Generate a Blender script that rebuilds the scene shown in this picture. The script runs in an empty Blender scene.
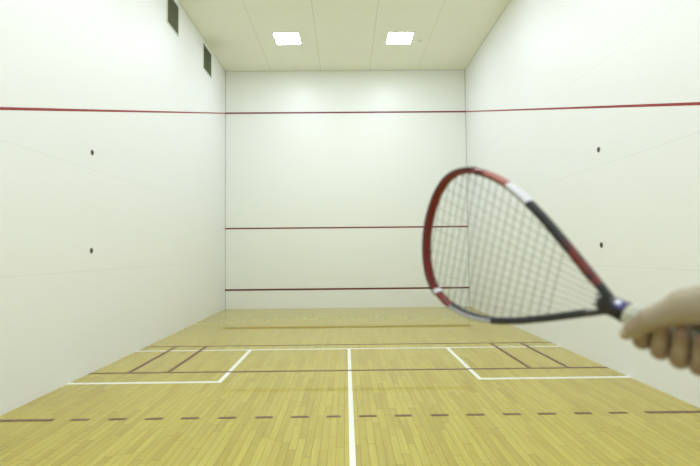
import bpy, bmesh, math
import numpy as np
from mathutils import Matrix, Vector

scn = bpy.context.scene
COL = scn.collection
# ------------------------------------------------------------------ measures (metres)
W = 3.048            # half width of the court
H = 6.0              # ceiling height
LB = -12.19          # back wall
# ------------------------------------------------------------------ helpers
def link(o, parent=None):
    COL.objects.link(o)
    if parent is not None:
        o.parent = parent
    return o

def obj(name, bm, mats, parent=None, smooth=False):
    me = bpy.data.meshes.new(name)
    bmesh.ops.recalc_face_normals(bm, faces=bm.faces)
    bm.to_mesh(me); bm.free()
    if not isinstance(mats, (list, tuple)):
        mats = [mats]
    for m in mats:
        me.materials.append(m)
    if smooth:
        for p in me.polygons:
            p.use_smooth = True
    return link(bpy.data.objects.new(name, me), parent)

def empty(name, loc=(0, 0, 0)):
    o = bpy.data.objects.new(name, None)
    o.location = loc
    o.empty_display_size = .1
    return link(o)

def tag(o, label=None, cat=None, group=None, kind=None):
    if label: o['label'] = label
    if cat: o['category'] = cat
    if group: o['group'] = group
    if kind: o['kind'] = kind
    return o

def box(bm, x0, x1, y0, y1, z0, z1, mi=0):
    vs = [bm.verts.new((x, y, z)) for x in (x0, x1) for y in (y0, y1) for z in (z0, z1)]
    for f in ((0, 1, 3, 2), (4, 6, 7, 5), (0, 4, 5, 1), (2, 3, 7, 6), (0, 2, 6, 4), (1, 5, 7, 3)):
        bm.faces.new([vs[i] for i in f]).material_index = mi

def sweep(bm, pts, ring_fn, closed=False, cap=True, mat_fn=None):
    """pts: positions; ring_fn(i) -> list of points around pts[i]"""
    rings = [[bm.verts.new(p) for p in ring_fn(i)] for i in range(len(pts))]
    n = len(rings[0]); m = len(rings)
    for i in range(m if closed else m - 1):
        a, b = rings[i], rings[(i + 1) % m]
        for j in range(n):
            f = bm.faces.new((a[j], a[(j + 1) % n], b[(j + 1) % n], b[j]))
            if mat_fn: f.material_index = mat_fn(i)
    if not closed and cap:
        bm.faces.new(rings[0][::-1]); bm.faces.new(rings[-1])

def tube(bm, pts, r, n=8, closed=False, mi=0):
    pts = [Vector(p) for p in pts]
    rr = r if isinstance(r, (list, tuple)) else [r] * len(pts)
    def ring(i):
        a = pts[i - 1] if (i > 0 or closed) else pts[i]
        b = pts[(i + 1) % len(pts)] if (i < len(pts) - 1 or closed) else pts[i]
        d = (b - a).normalized()
        up = Vector((0, 0, 1)) if abs(d.z) < .95 else Vector((1, 0, 0))
        u = d.cross(up).normalized(); v = d.cross(u)
        return [pts[i] + u * rr[i] * math.cos(2 * math.pi * k / n) + v * rr[i] * math.sin(2 * math.pi * k / n) for k in range(n)]
    sweep(bm, pts, ring, closed, mat_fn=lambda i: mi)

# ------------------------------------------------------------------ materials
class NT:
    def __init__(s, name):
        s.m = bpy.data.materials.new(name); s.m.use_nodes = True
        s.t = s.m.node_tree; s.b = s.t.nodes['Principled BSDF']
    def n(s, kind, **kw):
        nd = s.t.nodes.new(kind)
        for k, v in kw.items(): setattr(nd, k, v)
        return nd
    def l(s, a, b): s.t.links.new(a, b)
    def math(s, op, a, b=None, c=None):
        nd = s.n('ShaderNodeMath', operation=op)
        for i, v in enumerate((a, b, c)):
            if v is None: continue
            if isinstance(v, (int, float)): nd.inputs[i].default_value = v
            else: s.l(v, nd.inputs[i])
        return nd.outputs[0]
    def mix(s, f, a, b, blend='MIX'):
        nd = s.n('ShaderNodeMix', data_type='RGBA', blend_type=blend)
        for i, v in ((0, f), (6, a), (7, b)):
            if isinstance(v, (int, float)): nd.inputs[i].default_value = v
            elif isinstance(v, tuple): nd.inputs[i].default_value = (*v[:3], 1)
            else: s.l(v, nd.inputs[i])
        return nd.outputs[2]
    def coords(s):
        tc = s.n('ShaderNodeTexCoord'); sp = s.n('ShaderNodeSeparateXYZ')
        s.l(tc.outputs['Object'], sp.inputs[0])
        return tc.outputs['Object'], sp.outputs
    def noise(s, vec, scale, detail=2, rough=.5):
        nd = s.n('ShaderNodeTexNoise'); nd.inputs['Scale'].default_value = scale
        nd.inputs['Detail'].default_value = detail; nd.inputs['Roughness'].default_value = rough
        s.l(vec, nd.inputs['Vector']); return nd.outputs['Fac']

def plain(name, c, rough=.5, metal=0, spec=.5, var=.06, scale=20, bump=0):
    k = NT(name); co, _ = k.coords()
    f = k.noise(co, scale)
    k.l(k.mix(f, tuple(x * (1 - var) for x in c), tuple(min(1, x * (1 + var)) for x in c)), k.b.inputs['Base Color'])
    k.b.inputs['Roughness'].default_value = rough; k.b.inputs['Metallic'].default_value = metal
    k.b.inputs['Specular IOR Level'].default_value = spec
    if bump:
        bp = k.n('ShaderNodeBump'); bp.inputs['Strength'].default_value = bump; bp.inputs['Distance'].default_value = .002
        k.l(f, bp.inputs['Height']); k.l(bp.outputs[0], k.b.inputs['Normal'])
    return k.m

def wall_material(name, base, axis, seams_z, corners=(), seam_strength=.10, vseams=(), rough=.47):
    """white laminate court panels: hairline joints at fixed heights, darker joint in the corners"""
    k = NT(name); co, xyz = k.coords()
    col = k.mix(k.noise(co, .6, 3), tuple(x * .975 for x in base), base)
    # faint scuffs
    sc = k.noise(co, 3.5, 6, .7)
    scf = k.n('ShaderNodeMapRange'); scf.inputs[1].default_value = .62; scf.inputs[2].default_value = .8
    scf.inputs[3].default_value = 0; scf.inputs[4].default_value = .05; k.l(sc, scf.inputs[0])
    col = k.mix(scf.outputs[0], col, (.35, .35, .3))
    tot = None
    for z in seams_z:
        d = k.math('ABSOLUTE', k.math('SUBTRACT', xyz[2], z))
        f = k.math('MULTIPLY', k.math('LESS_THAN', d, .004), seam_strength)
        tot = f if tot is None else k.math('MAXIMUM', tot, f)
    for v in vseams:
        d = k.math('ABSOLUTE', k.math('SUBTRACT', xyz[axis], v))
        f = k.math('MULTIPLY', k.math('LESS_THAN', d, .004), seam_strength)
        tot = f if tot is None else k.math('MAXIMUM', tot, f)
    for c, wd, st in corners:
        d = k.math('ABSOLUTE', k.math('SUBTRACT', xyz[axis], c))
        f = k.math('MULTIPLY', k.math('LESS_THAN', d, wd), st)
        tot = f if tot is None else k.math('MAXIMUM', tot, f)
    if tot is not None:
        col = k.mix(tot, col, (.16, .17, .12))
    k.l(col, k.b.inputs['Base Color'])
    k.b.inputs['Roughness'].default_value = rough
    k.b.inputs['Specular IOR Level'].default_value = .4
    bp = k.n('ShaderNodeBump'); bp.inputs['Strength'].default_value = .06; bp.inputs['Distance'].default_value = .01
    k.l(k.noise(co, 2.0, 2), bp.inputs['Height']); k.l(bp.outputs[0], k.b.inputs['Normal'])
    return k.m

def floor_material():
    k = NT('maple_strip_floor'); co, xyz = k.coords()
    sw = .057
    xr = k.math('DIVIDE', xyz[0], sw); row = k.math('FLOOR', xr); fx = k.math('FRACT', xr)
    wn = k.n('ShaderNodeTexWhiteNoise', noise_dimensions='1D'); k.l(row, wn.inputs['W'])
    yy = k.math('ADD', k.math('DIVIDE', xyz[1], .62), k.math('MULTIPLY', wn.outputs['Value'], 7.3))
    # uneven board lengths
    yy = k.math('ADD', yy, k.math('MULTIPLY', k.math('SINE', k.math('MULTIPLY', yy, 2.1)), .25))
    brd = k.math('FLOOR', yy); fy = k.math('FRACT', yy)
    cb = k.n('ShaderNodeCombineXYZ'); k.l(row, cb.inputs[0]); k.l(brd, cb.inputs[1])
    w2 = k.n('ShaderNodeTexWhiteNoise', noise_dimensions='2D'); k.l(cb.outputs[0], w2.inputs['Vector'])
    rmp = k.n('ShaderNodeValToRGB'); k.l(w2.outputs['Value'], rmp.inputs[0])
    e = rmp.color_ramp.elements
    e[0].position = 0; e[0].color = (*FLOOR_D, 1); e[1].position = 1; e[1].color = (*FLOOR_L, 1)
    m = rmp.color_ramp.elements.new(.3); m.color = (*FLOOR_M, 1)
    # grain stretched along the boards
    mp = k.n('ShaderNodeMapping'); mp.inputs['Scale'].default_value = (45, 2.2, 1); k.l(co, mp.inputs[0])
    ofs = k.n('ShaderNodeVectorMath', operation='ADD'); k.l(mp.outputs[0], ofs.inputs[0]); k.l(w2.outputs['Color'], ofs.inputs[1])
    g = k.noise(ofs.outputs[0], 1.0, 4, .6)
    gr = k.n('ShaderNodeMapRange'); gr.inputs[1].default_value = .3; gr.inputs[2].default_value = .7
    gr.inputs[3].default_value = .84; gr.inputs[4].default_value = 1.08; k.l(g, gr.inputs[0])
    sc = k.n('ShaderNodeVectorMath', operation='SCALE'); k.l(rmp.outputs[0], sc.inputs[0]); k.l(gr.outputs[0], sc.inputs['Scale'])
    col = sc.outputs[0]
    # gentle wear, large patches
    col = k.mix(k.math('MULTIPLY', k.noise(co, .9, 3), .22), col, FLOOR_D)
    gx = k.math('LESS_THAN', k.math('MINIMUM', fx, k.math('SUBTRACT', 1.0, fx)), .030)
    gy = k.math('LESS_THAN', fy, .009)
    fade = k.n('ShaderNodeMapRange'); k.l(xyz[1], fade.inputs[0])      # joints are tighter and cleaner toward the front wall
    fade.inputs[1].default_value = -7.0; fade.inputs[2].default_value = -3.0; fade.inputs[3].default_value = .68; fade.inputs[4].default_value = .10
    gap = k.math('MULTIPLY', k.math('MAXIMUM', gx, gy), fade.outputs[0])
    col = k.mix(gap, col, (.13, .09, .015))
    calm = k.n('ShaderNodeMapRange'); k.l(xyz[1], calm.inputs[0])
    calm.inputs[1].default_value = -5.5; calm.inputs[2].default_value = -2.5; calm.inputs[3].default_value = 0; calm.inputs[4].default_value = .85
    col = k.mix(calm.outputs[0], col, tuple(x * .95 for x in FLOOR_M))
    k.l(col, k.b.inputs['Base Color'])
    k.b.inputs['Roughness'].default_value = .05
    k.b.inputs['Specular IOR Level'].default_value = .5
    return k.m

FLOOR_L = (.53, .435, .066); FLOOR_M = (.475, .38, .050); FLOOR_D = (.42, .325, .042)
WHITE = (.86, .868, .865)
SEAMS = (1.20, 2.405, 3.64)
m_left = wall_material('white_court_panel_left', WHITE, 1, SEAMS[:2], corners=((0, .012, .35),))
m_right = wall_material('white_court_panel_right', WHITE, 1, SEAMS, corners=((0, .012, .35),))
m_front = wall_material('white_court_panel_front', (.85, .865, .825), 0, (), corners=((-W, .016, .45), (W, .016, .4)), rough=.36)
m_back = wall_material('white_court_panel_back', WHITE, 0, SEAMS)
m_floor = floor_material()
m_red = plain('red_line_paint', (.30, .022, .022), .45, var=.1)
m_dkred = plain('dark_red_line_paint', (.20, .035, .035), .45, var=.1)
m_tin = plain('tin_line_paint', (.15, .028, .028), .45, var=.1)
m_brown = plain('brown_line_paint', (.135, .062, .027), .35, var=.2, scale=60)
m_wline = plain('white_line_paint', (.82, .81, .74), .35, var=.03)

k = NT('ceiling_panel'); co, xyz = k.coords()
col = k.mix(k.noise(co, .5, 2), (.86, .87, .76), (.89, .90, .79))
tot = None
for i, (v, st) in enumerate(((-1.88, .28), (-.622, .32), (.612, .36), (1.83, .22))):
    f = k.math('MULTIPLY', k.math('LESS_THAN', k.math('ABSOLUTE', k.math('SUBTRACT', xyz[0], v)), .006), st)
    tot = f if tot is None else k.math('MAXIMUM', tot, f)
for v in (0, ):
    f = k.math('MULTIPLY', k.math('LESS_THAN', k.math('ABSOLUTE', k.math('SUBTRACT', xyz[1], v)), .02), .5)
    tot = k.math('MAXIMUM', tot, f)
for v in (-W, W):
    f = k.math('MULTIPLY', k.math('LESS_THAN', k.math('ABSOLUTE', k.math('SUBTRACT', xyz[0], v)), .015), .3)
    tot = k.math('MAXIMUM', tot, f)
k.l(k.mix(tot, col, (.22, .23, .12)), k.b.inputs['Base Color'])
k.b.inputs['Roughness'].default_value = .6
m_ceil = k.m

# ------------------------------------------------------------------ room shell
def shell(name, x0, x1, y0, y1, z0, z1, mat):
    bm = bmesh.new(); box(bm, x0, x1, y0, y1, z0, z1)
    return tag(obj(name, bm, mat), kind='structure')
T_ = .15
floor = shell('floor', -W - T_, W + T_, LB - T_, T_, -T_, 0, m_floor)
ceiling = shell('ceiling', -W - T_, W + T_, LB - T_, T_, H, H + T_, m_ceil)
wl = shell('wall_left', -W - T_, -W, LB, 0, 0, H, m_left)
wr = shell('wall_right', W, W + T_, LB, 0, 0, H, m_right)
wf = shell('wall_front', -W - T_, W + T_, 0, T_, 0, H, m_front)
wb = shell('wall_back', -W - T_, W + T_, LB - T_, LB, 0, H, m_back)

# painted lines -------------------------------------------------------
def strip(name, parent, mat, boxes):
    bm = bmesh.new()
    for b in boxes: box(bm, *b)
    o = obj(name, bm, mat, parent)
    return o
e1 = .0012; e2 = .0018
lw = .025
Y1, Y2, XB = -4.877, -6.52, 1.414
strip('short_line', floor, m_wline, [(-W, W, Y1 - lw, Y1 + lw, 0, e1)])['label'] = 'white short line across the floor'
strip('centre_line', floor, m_wline, [(-.021, .021, LB, Y1 - lw, 0, e1)])['label'] = 'white centre line running toward the viewer'
for s, lab in ((-1, 'white service box outline, left'), (1, 'white service box outline, right')):
    a, b = sorted((s * (XB - lw), s * (XB + lw)))
    c, d = sorted((s * (XB + lw), s * W))
    strip('service_box_line', floor, m_wline, [(a, b, Y2 - .03, Y1 - lw, 0, e1), (c, d, Y2 - .03, Y2 + .03, 0, e1)])['label'] = lab
strip('service_line', floor, m_brown, [(-W, W, -4.572 - .02, -4.572 + .02, 0, e2)])['label'] = 'thin brown service line across the floor'
strip('short_line', floor, m_brown, [(-W, W, -6.096 - .024, -6.096 + .024, 0, e2)])['label'] = 'brown short line across the floor'
for x in (-W + .457, -W + .914, W - .457, W - .914):
    strip('service_box_line', floor, m_brown, [(x - .024, x + .024, -6.07, -4.595, 0, e2)])['label'] = 'brown slanting service box mark'
rc = [(-W, -2.517, -7.62 - .025, -7.62 + .025, 0, e2), (2.517, W, -7.62 - .025, -7.62 + .025, 0, e2)]
hw = .074
for c in (-.15, -.433, -.737, -1.05, -1.365, -1.67, -1.976, -2.29, .142, .442, .752, 1.057, 1.37, 1.67, 1.978, 2.279):
    h_ = .06 if c == -.15 else hw
    rc.append((c - h_, c + h_, -7.64, -7.598, 0, e2))
strip('receiving_line', floor, m_brown, rc)['label'] = 'dashed brown receiving line'
# front wall lines
t = .002
strip('out_line', wf, m_dkred, [(-W, W, -t, 0, 4.905, 4.945)])['label'] = 'dark red upper line on the front wall'
strip('service_line', wf, m_dkred, [(-W, W, -t, 0, 1.985, 2.022)])['label'] = 'dark red middle line on the front wall'
strip('tin_line', wf, m_tin, [(-W, W, -t * 2, 0, .452, .494)])['label'] = 'dark red low line on the front wall'
# sloping side lines
def slope(parent, s):
    bm = bmesh.new(); z0, z1 = 4.925, 4.925 - .2965 * 9.75; hw = .0135
    xa, xb = s * W, s * (W - t)
    pts = [(0, z0 - hw), (0, z0 + hw), (-9.75, z1 + hw), (-9.75, z1 - hw)]
    A = [bm.verts.new((xa, y, z)) for y, z in pts]; B = [bm.verts.new((xb, y, z)) for y, z in pts]
    bm.faces.new(A); bm.faces.new(B[::-1])
    for i in range(4): bm.faces.new((A[i], A[(i + 1) % 4], B[(i + 1) % 4], B[i]))
    return obj('out_line', bm, m_red, parent)
slope(wl, -1)['label'] = 'red line slanting along the left wall'
slope(wr, 1)['label'] = 'red line slanting along the right wall'

# ------------------------------------------------------------------ vents high on the left wall
m_vframe = plain('vent_frame_paint', (.62, .64, .58), .4)
m_vdark = plain('vent_dark', (.045, .055, .028), .8)
m_vgrid = plain('vent_grid', (.17, .19, .11), .6)
def vent(y0, y1, z0, z1, label):
    root = empty('wall_vent', (-W, (y0 + y1) / 2, z0))
    tag(root, label, 'vent', 'square air vents high on the left wall')
    w = (y1 - y0) / 2; h = z1 - z0; f = .022; d = .014
    bm = bmesh.new()
    box(bm, 0, d, -w, w, 0, f); box(bm, 0, d, -w, w, h - f, h)
    box(bm, 0, d, -w, -w + f, f, h - f); box(bm, 0, d, w - f, w, f, h - f)
    obj('frame', bm, m_vframe, root)
    bm = bmesh.new(); box(bm, .0005, .003, -w + f, w - f, f, h - f)
    obj('backing', bm, m_vdark, root)
    bm = bmesh.new(); n = 19
    for i in range(1, n):
        y = -w + f + (2 * w - 2 * f) * i / n; box(bm, .003, .010, y - .0025, y + .0025, f, h - f)
        z = f + (h - 2 * f) * i / n; box(bm, .003, .0098, -w + f, w - f, z - .0025, z + .0025)
    obj('grille', bm, m_vgrid, root)
vent(-3.85, -3.305, 5.335, 5.885, 'dark square air vent on the left wall, larger in view, cut by the photo top')
vent(-1.84, -1.245, 5.345, 5.90, 'dark square air vent on the left wall nearer the front corner')

# ------------------------------------------------------------------ net anchors in the side walls
m_anchor = plain('anchor_metal', (.20, .20, .18), .5, metal=.3)
m_hole = plain('anchor_hole', (.02, .02, .018), .7)
def anchor(s, y, z, label):
    root = empty('wall_anchor', (s * W, y, z)); tag(root, label, 'wall anchor', 'round metal net anchors set in the side walls')
    bm = bmesh.new(); R0, R1 = .034, .018; n = 28; d = .006
    prof = [(R0, 0), (R0, d * .6), (R0 - .004, d), (R1 + .003, d), (R1, d * .5), (R1, .0006)]
    rings = [[bm.verts.new((-s * x, r * math.cos(2 * math.pi * k / n), r * 1.0 * math.sin(2 * math.pi * k / n))) for k in range(n)] for r, x in prof]
    for a, b in zip(rings[:-1], rings[1:]):
        for j in range(n): bm.faces.new((a[j], a[(j + 1) % n], b[(j + 1) % n], b[j]))
    obj('flange', bm, m_anchor, root, True)
    bm = bmesh.new(); c = [bm.verts.new((-s * .001, R1 * math.cos(2 * math.pi * k / n), R1 * math.sin(2 * math.pi * k / n))) for k in range(n)]
    bm.faces.new(c); obj('socket', bm, m_hole, root)
anchor(-1, -6.10, 2.608, 'small dark round anchor in the left wall, the upper of two')
anchor(-1, -6.09, 1.438, 'small dark round anchor in the left wall, the lower of two')
anchor(1, -6.06, 2.605, 'small dark round anchor in the right wall above the racket, the upper of two')
anchor(1, -6.056, 1.448, 'small dark round anchor in the right wall just right of the racket frame')

# ------------------------------------------------------------------ ceiling lights
k = NT('light_diffuser'); k.b.inputs['Base Color'].default_value = (.9, .9, .9, 1)
co, _ = k.coords()
k.l(k.mix(k.noise(co, 3), (.785, .875, 1), (.81, .89, 1)), k.b.inputs['Emission Color'])
LIGHT = 40
k.b.inputs['Emission Strength'].default_value = LIGHT; m_diff = k.m; m_diff.cycles.emission_sampling = 'FRONT'
m_lframe = plain('light_frame_paint', (.75, .75, .68), .4)
def ceiling_light(x, y, label):
    root = empty('ceiling_light', (x, y, H)); tag(root, label, 'ceiling light', 'square ceiling light panels')
    a = .292; b = .264; d = .008
    bm = bmesh.new()
    box(bm, -a, a, -a, -b, -d, 0); box(bm, -a, a, b, a, -d, 0); box(bm, -a, -b, -b, b, -d, 0); box(bm, b, a, -b, b, -d, 0)
    obj('frame', bm, m_lframe, root)
    me = bpy.data.meshes.new('diffuser')
    me.from_pydata([(-b, -b, -d * .7), (-b, b, -d * .7), (b, b, -d * .7), (b, -b, -d * .7)], [], [(0, 1, 2, 3)])
    me.materials.append(m_diff); link(bpy.data.objects.new('diffuser', me), root)
ceiling_light(-1.25, -1.79, 'bright square ceiling light panel on the left, nearer the vents')
ceiling_light(1.175, -1.79, 'bright square ceiling light panel on the right, beside a small ceiling sprinkler')
for y in (-4.3, -6.8, -9.3, -11.4):
    for x, sd in ((-1.25, 'left'), (1.175, 'right')):
        ceiling_light(x, y, 'square ceiling light panel overhead, %s row, %.1f metres back from the front wall' % (sd, -y))

# sprinkler head beside the right light
root = empty('ceiling_sprinkler', (1.64, -1.66, H)); tag(root, 'tiny pale sprinkler head on the ceiling right of the right light panel', 'sprinkler')
m_spr = plain('sprinkler_metal', (.78, .79, .68), .4)
def lathe(bm, prof, n=24, ax=2, mi=0):
    rings = []
    for r, z in prof:
        rings.append([bm.verts.new((r * math.cos(2 * math.pi * k / n), r * math.sin(2 * math.pi * k / n), z)) for k in range(n)])
    for a, b in zip(rings[:-1], rings[1:]):
        for j in range(n): bm.faces.new((a[j], a[(j + 1) % n], b[(j + 1) % n], b[j])).material_index = mi
    bm.faces.new(rings[0][::-1]).material_index = mi; bm.faces.new(rings[-1]).material_index = mi
bm = bmesh.new(); lathe(bm, [(.045, 0), (.045, -.004), (.03, -.010), (.016, -.012)]); obj('escutcheon', bm, m_spr, root, True)
bm = bmesh.new(); lathe(bm, [(.012, -.012), (.010, -.03), (.022, -.032), (.022, -.035)]); obj('deflector', bm, m_spr, root, True)

# ------------------------------------------------------------------ racket
# local frame: +X from the throat to the tip, +Y across the head, +Z through the strings
RT = Vector((.34066, -10.97785, 1.31324))
A = Vector((-.51314, .78945, .33684)); N = Vector((.85182, .51655, .08704))
A.normalize(); N = (N - A * N.dot(A)).normalized(); WV = N.cross(A)
RM = Matrix(((A.x, WV.x, N.x, RT.x), (A.y, WV.y, N.y, RT.y), (A.z, WV.z, N.z, RT.z), (0, 0, 0, 1)))
racket = empty('racquetball_racket'); racket.matrix_world = RM
tag(racket, 'red and black teardrop racquetball racket held out by a hand, strung, with pale grip', 'racket')
m_rred = plain('racket_red_lacquer', (.18, .008, .007), .3, var=.3, scale=30)
m_rpink = plain('racket_faded_red', (.42, .13, .10), .35, var=.3, scale=60)
k = NT('racket_mottled_red'); co, _ = k.coords()
cr = k.n('ShaderNodeValToRGB'); k.l(k.noise(co, 55, 3, .6), cr.inputs[0])
cr.color_ramp.elements[0].position = .40; cr.color_ramp.elements[0].color = (.012, .008, .008, 1)
cr.color_ramp.elements[1].position = .56; cr.color_ramp.elements[1].color = (.17, .016, .014, 1)
k.l(cr.outputs[0], k.b.inputs['Base Color']); k.b.inputs['Roughness'].default_value = .35; m_rmot = k.m
m_rblack = plain('racket_black', (.010, .010, .010), .35, var=.3)
m_rwhite = plain('racket_white_print', (.80, .80, .88), .35, var=.05)
m_rgrey = plain('racket_silver_print', (.42, .42, .44), .35, var=.3, scale=90)
m_string = plain('string_nylon', (.32, .35, .30), .35, var=.1)
m_main = plain('string_nylon_pale', (.42, .45, .40), .35, var=.1)
m_grip = plain('pale_rubber_grip', (.55, .56, .47), .7, var=.08, bump=.4, scale=400)
m_gripdark = plain('dark_grip_end', (.02, .02, .02), .6)
m_purple = plain('purple_print', (.08, .06, .25), .4)

half = [(.012, .0085), (.032, .0215), (.0505, .0335), (.081, .0532), (.1117, .0722), (.1424, .0905), (.173, .1063), (.2037, .1196), (.2343, .1290),
        (.265, .1340), (.2956, .1342), (.3262, .1275), (.351, .1145), (.368, .0965), (.380, .0745), (.388, .050), (.3925, .0255), (.394, 0)]
ctrl = half + [(x, -y) for x, y in half[-2::-1]]
def catmull(P, n=6):
    out = []
    for i in range(len(P) - 1):
        p0 = P[max(0, i - 1)]; p1 = P[i]; p2 = P[i + 1]; p3 = P[min(len(P) - 1, i + 2)]
        for j in range(n):
            u = j / n
            out.append(tuple(.5 * ((2 * b) + (-a + c) * u + (2 * a - 5 * b + 4 * c - d) * u * u + (-a + 3 * b - 3 * c + d) * u ** 3) for a, b, c, d in zip(p0, p1, p2, p3)))
    out.append(P[-1]); return out
loop = catmull(ctrl, 6)
def section(pts, i, wi, dz, n=16, inset=0):
    a = Vector(pts[max(0, i - 1)]); b = Vector(pts[min(len(pts) - 1, i + 1)])
    d = (b - a).normalized(); nr = Vector((-d.y, d.x))
    c = Vector(pts[i]) + nr * inset
    res = []
    for k in range(n):
        th = 2 * math.pi * k / n
        cx = math.copysign(abs(math.cos(th)) ** .75, math.cos(th)); sx = math.copysign(abs(math.sin(th)) ** .75, math.sin(th))
        res.append((c.x + nr.x * wi * cx, c.y + nr.y * wi * cx, dz * sx))
    return res
def zone(x, y):
    if y >= 0:
        if x < .030: return 1
        if x < .100: return 5
        if x < .172: return 1
        if x < .214: return 2
        if x < .268 : return 4
        return 0
    if x > .345: return 0
    if x > .337: return 2
    if x > .300: return 0
    if x > .195: return 3
    return 1
bm = bmesh.new()
sweep(bm, loop, lambda i: section(loop, i, .0048 + .0008 * (loop[i][0] > .3), .0095), mat_fn=lambda i: zone(*loop[i]))
frame = obj('frame', bm, [m_rred, m_rblack, m_rwhite, m_rgrey, m_rpink, m_rmot], racket, True)
frame['label'] = 'teardrop frame, red tip, black and silver sides'
# bumper guard around the tip
seg = [p for p in loop if p[0] > .300 and not (p[1] < 0 and p[0] < .335)]
bm = bmesh.new(); sweep(bm, seg, lambda i: section(seg, i, .0034, .0102, inset=.0036))
bump = obj('bumper_guard', bm, m_rblack, racket, True)
# throat piece: solid wedge joining the two arms to the shaft
bm = bmesh.new()
tp = [(.0285, .005, .005), (.025, .0105, .0085), (.018, .0145, .0095), (.006, .0135, .0115), (-.004, .0135, .0130), (-.0125, .0140, .0138)]
def tring(i):
    x, w, z = tp[i]
    return [(x, w * math.copysign(abs(math.cos(t)) ** .7, math.cos(t)), z * math.copysign(abs(math.sin(t)) ** .7, math.sin(t))) for t in [2 * math.pi * k / 20 for k in range(20)]]
sweep(bm, tp, tring)
obj('throat', bm, m_rblack, racket, True)
# round emblem printed on the throat facing the court
bm = bmesh.new()
def patch(bm, cx, cy, rx, ry, z, mi, n=20, rot=0):
    vs = []
    for k in range(n):
        a = 2 * math.pi * k / n; u, v = rx * math.cos(a), ry * math.sin(a)
        vs.append(bm.verts.new((cx + u * math.cos(rot) - v * math.sin(rot), cy + u * math.sin(rot) + v * math.cos(rot), z)))
    bm.faces.new(vs).material_index = mi
def wrap_band(bm, x0, x1, a0, a1, off, mi):
    """strip of print laid over the rounded throat between two section angles"""
    n = 10
    def sec(x, t):
        for (xa, wa, za), (xb, wb_, zb) in zip(tp[:-1], tp[1:]):
            if xb <= x <= xa:
                u = (x - xa) / (xb - xa); w = wa + (wb_ - wa) * u; z = za + (zb - za) * u
                return (x, (w + off) * math.copysign(abs(math.cos(t)) ** .7, math.cos(t)), (z + off) * math.copysign(abs(math.sin(t)) ** .7, math.sin(t)))
    rows = []
    for i in range(5):
        x = x0 + (x1 - x0) * i / 4
        rows.append([bm.verts.new(sec(x, a0 + (a1 - a0) * j / n)) for j in range(n + 1)])
    for a, b in zip(rows[:-1], rows[1:]):
        for j in range(n): bm.faces.new((a[j], a[j + 1], b[j + 1], b[j])).material_index = mi
wrap_band(bm, -.0115, .0035, math.radians(-72), math.radians(0), .0004, 1)
wrap_band(bm, -.0045, .0025, math.radians(-52), math.radians(-12), .0008, 0)
obj('throat_print', bm, [m_rwhite, m_purple], racket, True)['label'] = 'purple band with a white mark'

# strings
ymax = lambda x: np.interp(x, [p[0] for p in half], [p[1] for p in half])
bm = bmesh.new()
xs = [.0975 + .0163 * i for i in range(18)]
for i, x in enumerate(xs):
    if x > .387: break
    y = ymax(x) - .003
    tube(bm, [(x, -y, .0006), (x, y, .0006)], .00075, 6)
obj('cross_strings', bm, m_string, racket, True)
bm = bmesh.new()
outl = [Vector(p) for p in loop]
def inside_hit(p, d):
    best = None
    for a, b in zip(outl[:-1], outl[1:]):
        e = b - a; den = d.x * e.y - d.y * e.x
        if abs(den) < 1e-12: continue
        w = a - p; t_ = (w.x * e.y - w.y * e.x) / den; u = (w.x * d.y - w.y * d.x) / den
        if t_ > 0 and 0 <= u <= 1 and (best is None or t_ < best): best = t_
    return best
mains = []
for i in range(13):
    t0 = -.112 + .224 * i / 12
    p = Vector((.29, t0)); q = Vector((.055, t0 * .48)); d = (q - p).normalized()
    a = inside_hit(p, d); b = inside_hit(p, -d)
    if a is None: a = (.026 - p.x) / d.x
    P = p + d * a; Q = p - d * b
    mains.append((P, Q))
    tube(bm, [(Q.x, Q.y, -.0006), (P.x, P.y, -.0006)], .00065, 6)
obj('main_strings', bm, m_main, racket, True)
# grommets: little nubs where the strings leave the frame
bm = bmesh.new()
for gl in ([p for p in loop if .04 < p[0] < .30 and p[1] > 0], [p for p in loop if .04 < p[0] < .30 and p[1] < 0]):
    sweep(bm, gl, lambda i: section(gl, i, .0022, .0068, n=8, inset=-.0050))
ends = [(Vector((x, s * ymax(x))), Vector((0, -s))) for x in xs if x < .385 for s in (-1, 1)]
ends += [(P, (Q - P).normalized()) for P, Q in mains] + [(Q, (P - Q).normalized()) for P, Q in mains]
for p, d in ends:
    a = p + d * .0035; b = p + d * .0085
    tube(bm, [(a.x, a.y, 0), (b.x, b.y, 0)], [.0023, .0014], 8)
obj('grommet_strip', bm, m_rblack, racket, True)
# grip: octagonal, spiral-wrapped, flared butt
bm = bmesh.new()
gp = []
n = 60
for i in range(n + 1):
    x = -.0122 - .158 * i / n
    r = .0150 + .0006 * (1 if (i % 6) < 5 else -1)
    if i < 3: r = .0142 + .0004 * i
    if i > n - 7: r += .0006 * (i - (n - 7))
    gp.append((x, r))
def gring(i):
    x, r = gp[i]
    return [(x, r * .98 * math.cos(t) , r * 1.08 * math.sin(t)) for t in [2 * math.pi * (k + .5) / 8 for k in range(8)]]
sweep(bm, gp, gring)
g = obj('grip', bm, m_grip, racket)
md = g.modifiers.new('bevel', 'BEVEL'); md.width = .002; md.segments = 2
g['label'] = 'pale wrapped grip'
bm = bmesh.new()
cp = [(-.1695, .0192), (-.176, .0196), (-.179, .0175), (-.180, .010)]
sweep(bm, cp, lambda i: [(cp[i][0], cp[i][1] * math.cos(2 * math.pi * k / 20), cp[i][1] * math.sin(2 * math.pi * k / 20)) for k in range(20)])
obj('butt_cap', bm, m_gripdark, racket, True)

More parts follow.
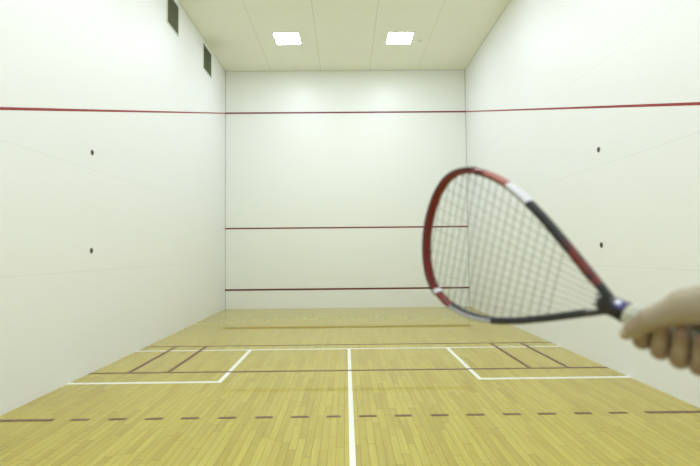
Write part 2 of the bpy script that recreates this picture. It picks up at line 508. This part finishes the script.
# ------------------------------------------------------------------ hand and arm (signed distance field -> surface nets)
# coordinates are those of the racket frame: the hand closes round the grip that runs along X
def capsule(P, a, b, ra, rb):
    a = np.array(a, np.float32); b = np.array(b, np.float32); d = b - a; L2 = float(d @ d)
    q = P - a; t_ = np.clip((q @ d) / L2, 0, 1)
    return np.sqrt(((q - t_[..., None] * d) ** 2).sum(-1)) - (ra + (rb - ra) * t_)
def smin(a, b, k):
    h = np.clip(.5 + .5 * (b - a) / k, 0, 1)
    return b + (a - b) * h - k * h * (1 - h)

def finger(x, dx, sc, rad):
    """MCP, PIP, DIP, tip for a finger wrapping under the grip"""
    mcp = (x - .006 + dx, .030 * sc, .034)
    pip = (x - .001, -.0215 * sc, .0250)
    dip = (x + .001, -.0225 * sc, -.0150)
    tip = (x + .003, .0095 + .12 * (-x - .046), -.0290)
    return mcp, pip, dip, tip, rad
FING = [finger(-.0465, .000, .95, .0106), finger(-.0690, -.001, 1.0, .0112), finger(-.0915, -.003, 1.0, .0108), finger(-.1120, -.005, .93, .0094)]
WR = (-.150, .070, .012)
THUMB = [(-.124, .076, .002, .0230), (-.082, .045, -.022, .0210), (-.0550, .0190, -.0370, .0135), (-.0420, -.0010, -.0370, .0112), (-.0325, -.0145, -.0340, .0070)]

def field(P):
    # palm on the far side of the grip
    palm = None
    for i, (mcp, pip, dip, tip, r) in enumerate(FING):
        wr = (WR[0] + .006 - .004 * i, WR[1] + .014 - .010 * i, WR[2] + .002)
        c = capsule(P, mcp, wr, .0125 - .0007 * i, .0165)
        palm = c if palm is None else smin(palm, c, .010)
    palm = smin(palm, capsule(P, (-.108, .020, .024), (-.140, .055, .008), .014, .018), .012)     # heel of the hand
    th = capsule(P, THUMB[0][:3], THUMB[1][:3], THUMB[0][3], THUMB[1][3])
    for a, b in zip(THUMB[1:-1], THUMB[2:]):
        th = smin(th, capsule(P, a[:3], b[:3], a[3], b[3]), .004)
    web = capsule(P, (-.082, .040, -.006), (-.062, .034, .024), .0125, .0105)
    palm = smin(palm, web, .012)
    palm = smin(palm, th, .010)
    out = palm
    for (mcp, pip, dip, tip, r) in FING:
        f = capsule(P, mcp, pip, r * 1.12, r * 1.02)
        f = smin(f, capsule(P, pip, dip, r * 1.02, r * .98), .003)
        f = smin(f, capsule(P, dip, tip, r * .98, r * .80), .003)
        # knuckle swelling
        pj = np.sqrt(((P - np.array(pip, np.float32)) ** 2).sum(-1)) - r * 1.10
        f = smin(f, pj, .003)
        root = np.clip((P[..., 1] + .005) / .02, 0, 1)          # only blend with the palm near the knuckle
        out = np.where((root > 0) & (P[..., 2] > .012), smin(out, f, .0015 + .006 * root), np.minimum(out, f))
    # forearm, elbow, upper arm stub inside a sleeve
    el = (-.400, .020, -.045)
    arm = capsule(P, WR, (-.215, .050, .002), .0270, .0300)
    arm = smin(arm, capsule(P, (-.215, .050, .002), (-.330, .034, -.028), .0300, .0400), .02)
    arm = smin(arm, capsule(P, (-.330, .034, -.028), el, .0400, .0365), .02)
    out = smin(out, arm, .014)
    return out

def surface_nets(fn, lo, hi, h):
    n = [int(round((b - a) / h)) + 1 for a, b in zip(lo, hi)]
    ax = [np.linspace(a, a + h * (m - 1), m, dtype=np.float32) for a, m in zip(lo, n)]
    V = np.empty(n, np.float32)
    for i0 in range(0, n[0], 24):
        P = np.stack(np.meshgrid(ax[0][i0:i0 + 24], ax[1], ax[2], indexing='ij'), -1)
        V[i0:i0 + 24] = fn(P)
    S = V < 0
    cnt = np.zeros([m - 1 for m in n], np.int8)
    for dx in (0, 1):
        for dy in (0, 1):
            for dz in (0, 1):
                cnt += S[dx:n[0] - 1 + dx, dy:n[1] - 1 + dy, dz:n[2] - 1 + dz]
    act = (cnt > 0) & (cnt < 8)
    idx = -np.ones(act.shape, np.int64); cells = np.argwhere(act); idx[act] = np.arange(len(cells))
    acc = np.zeros((len(cells), 3)); num = np.zeros(len(cells))
    cor = [(a, b, c) for a in (0, 1) for b in (0, 1) for c in (0, 1)]
    for a in cor:
        for axi in range(3):
            if a[axi]: continue
            b = list(a); b[axi] = 1
            va = V[cells[:, 0] + a[0], cells[:, 1] + a[1], cells[:, 2] + a[2]]; vb = V[cells[:, 0] + b[0], cells[:, 1] + b[1], cells[:, 2] + b[2]]
            m = (va < 0) != (vb < 0); t_ = np.where(m, va / np.where(m, va - vb, 1), 0)
            p = np.array(a, float)[None] + t_[:, None] * (np.array(b, float) - np.array(a, float))[None]
            acc[m] += p[m]; num[m] += 1
    verts = (cells + acc / num[:, None]) * h + np.array(lo)
    faces = []
    for axi in range(3):
        u, v = [(1, 2), (2, 0), (0, 1)][axi]
        sl0 = [slice(None)] * 3; sl1 = [slice(None)] * 3; sl0[axi] = slice(0, -1); sl1[axi] = slice(1, None)
        ch = S[tuple(sl0)] != S[tuple(sl1)]
        E = np.argwhere(ch)
        E = E[(E[:, u] > 0) & (E[:, v] > 0) & (E[:, u] < n[u] - 1) & (E[:, v] < n[v] - 1)]
        q = []
        for du, dv in ((1, 1), (0, 1), (0, 0), (1, 0)):
            c = E.copy(); c[:, u] -= du; c[:, v] -= dv; q.append(idx[c[:, 0], c[:, 1], c[:, 2]])
        q = np.stack(q, 1); flip = ~S[E[:, 0], E[:, 1], E[:, 2]]
        q[flip] = q[flip][:, ::-1]; faces.append(q)
    return verts, np.concatenate(faces)

verts, faces = surface_nets(field, (-.455, -.050, -.105), (-.015, .120, .075), .0014)
me = bpy.data.meshes.new('person')
me.from_pydata(verts.tolist(), [], faces.tolist()); me.update()
# redder skin at finger ends and knuckles
blush = np.zeros(len(verts))
for (mcp, pip, dip, tip, r) in FING:
    for j in (pip, dip, tip):
        blush = np.maximum(blush, np.exp(-((verts - np.array(j)) ** 2).sum(1) / .016 ** 2))
blush = np.maximum(blush, .5 * np.exp(-((verts - np.array(THUMB[-1][:3])) ** 2).sum(1) / .012 ** 2))
at = me.attributes.new('blush', 'FLOAT', 'POINT'); at.data.foreach_set('value', blush.astype(np.float32))
for p in me.polygons: p.use_smooth = True
k = NT('skin'); co, _ = k.coords()
an = k.n('ShaderNodeAttribute', attribute_name='blush')
base = k.mix(k.noise(co, 60, 3), SKIN_A, SKIN_B) if 'SKIN_A' in globals() else k.mix(k.noise(co, 60, 3), (.33, .265, .175), (.41, .335, .225))
base = k.mix(k.math('MULTIPLY', an.outputs['Fac'], .9), base, (.21, .10, .06))
k.l(base, k.b.inputs['Base Color'])
k.b.inputs['Roughness'].default_value = .5
k.b.inputs['Subsurface Weight'].default_value = .08
k.b.inputs['Subsurface Radius'].default_value = (.01, .004, .002)
k.b.inputs['Subsurface Scale'].default_value = .5
bp = k.n('ShaderNodeBump'); bp.inputs['Strength'].default_value = .25; bp.inputs['Distance'].default_value = .001
k.l(k.noise(co, 250, 3), bp.inputs['Height']); k.l(bp.outputs[0], k.b.inputs['Normal'])
m_skin = k.m
me.materials.append(m_skin)
person = link(bpy.data.objects.new('person', me)); person.matrix_world = RM
tag(person, "bare right hand of a person, fingers and thumb closed around the racket's pale grip", 'person')
# thumb nail
m_nail = plain('nail', (.55, .44, .36), .3)
bm = bmesh.new()
a = Vector(THUMB[-1][:3]); b = Vector(THUMB[-2][:3]); ax = (a - b).normalized()
outw = Vector((.35, .25, -.9)); outw = (outw - ax * outw.dot(ax)).normalized(); sd = ax.cross(outw)
n1, n2 = 7, 9
rows = []
for i in range(n1):
    u = i / (n1 - 1)
    c = b + (a - b) * (.35 + .75 * u)
    rad = .0108 + (.0078 - .0108) * min(1, .35 + .75 * u) + .0004
    hw = math.radians(48) * (math.sqrt(max(0, 1 - max(0, (u - .55) / .47) ** 2)) if u > .55 else 1) * (1 if u > .12 else .85)
    rows.append([bm.verts.new(c + outw * rad * math.cos(t_) + sd * rad * math.sin(t_)) for t_ in [hw * (-1 + 2 * j / (n2 - 1)) for j in range(n2)]])
for r0, r1 in zip(rows[:-1], rows[1:]):
    for j in range(n2 - 1): bm.faces.new((r0[j], r0[j + 1], r1[j + 1], r1[j]))
obj('thumbnail', bm, m_nail, person, True)

# ------------------------------------------------------------------ camera
cam = bpy.data.cameras.new('camera'); co_ = link(bpy.data.objects.new('camera', cam))
X = Vector((.999913, -.008973, -.009649)); Yv = Vector((.009277, -.040589, .999133)); Z = Vector((-.009357, -.999136, -.040502))
co_.matrix_world = Matrix(((X.x, Yv.x, Z.x, -.0324), (X.y, Yv.y, Z.y, -11.615), (X.z, Yv.z, Z.z, 1.3953), (0, 0, 0, 1)))
cam.sensor_width = 36; cam.lens = 463.6 / 700 * 36; cam.clip_start = .02; cam.clip_end = 60
cam.dof.use_dof = True; cam.dof.focus_distance = 8.0; cam.dof.aperture_fstop = 3.0
scn.camera = co_

# ------------------------------------------------------------------ world & colour
w = bpy.data.worlds.new('world'); scn.world = w; w.use_nodes = True
w.node_tree.nodes['Background'].inputs[0].default_value = (.8, .85, .8, 1)
w.node_tree.nodes['Background'].inputs[1].default_value = .05
scn.view_settings.view_transform = 'Standard'
scn.view_settings.exposure = 0
scn.cycles.max_bounces = 12; scn.cycles.diffuse_bounces = 8
scn.cycles.sample_clamp_indirect = 6
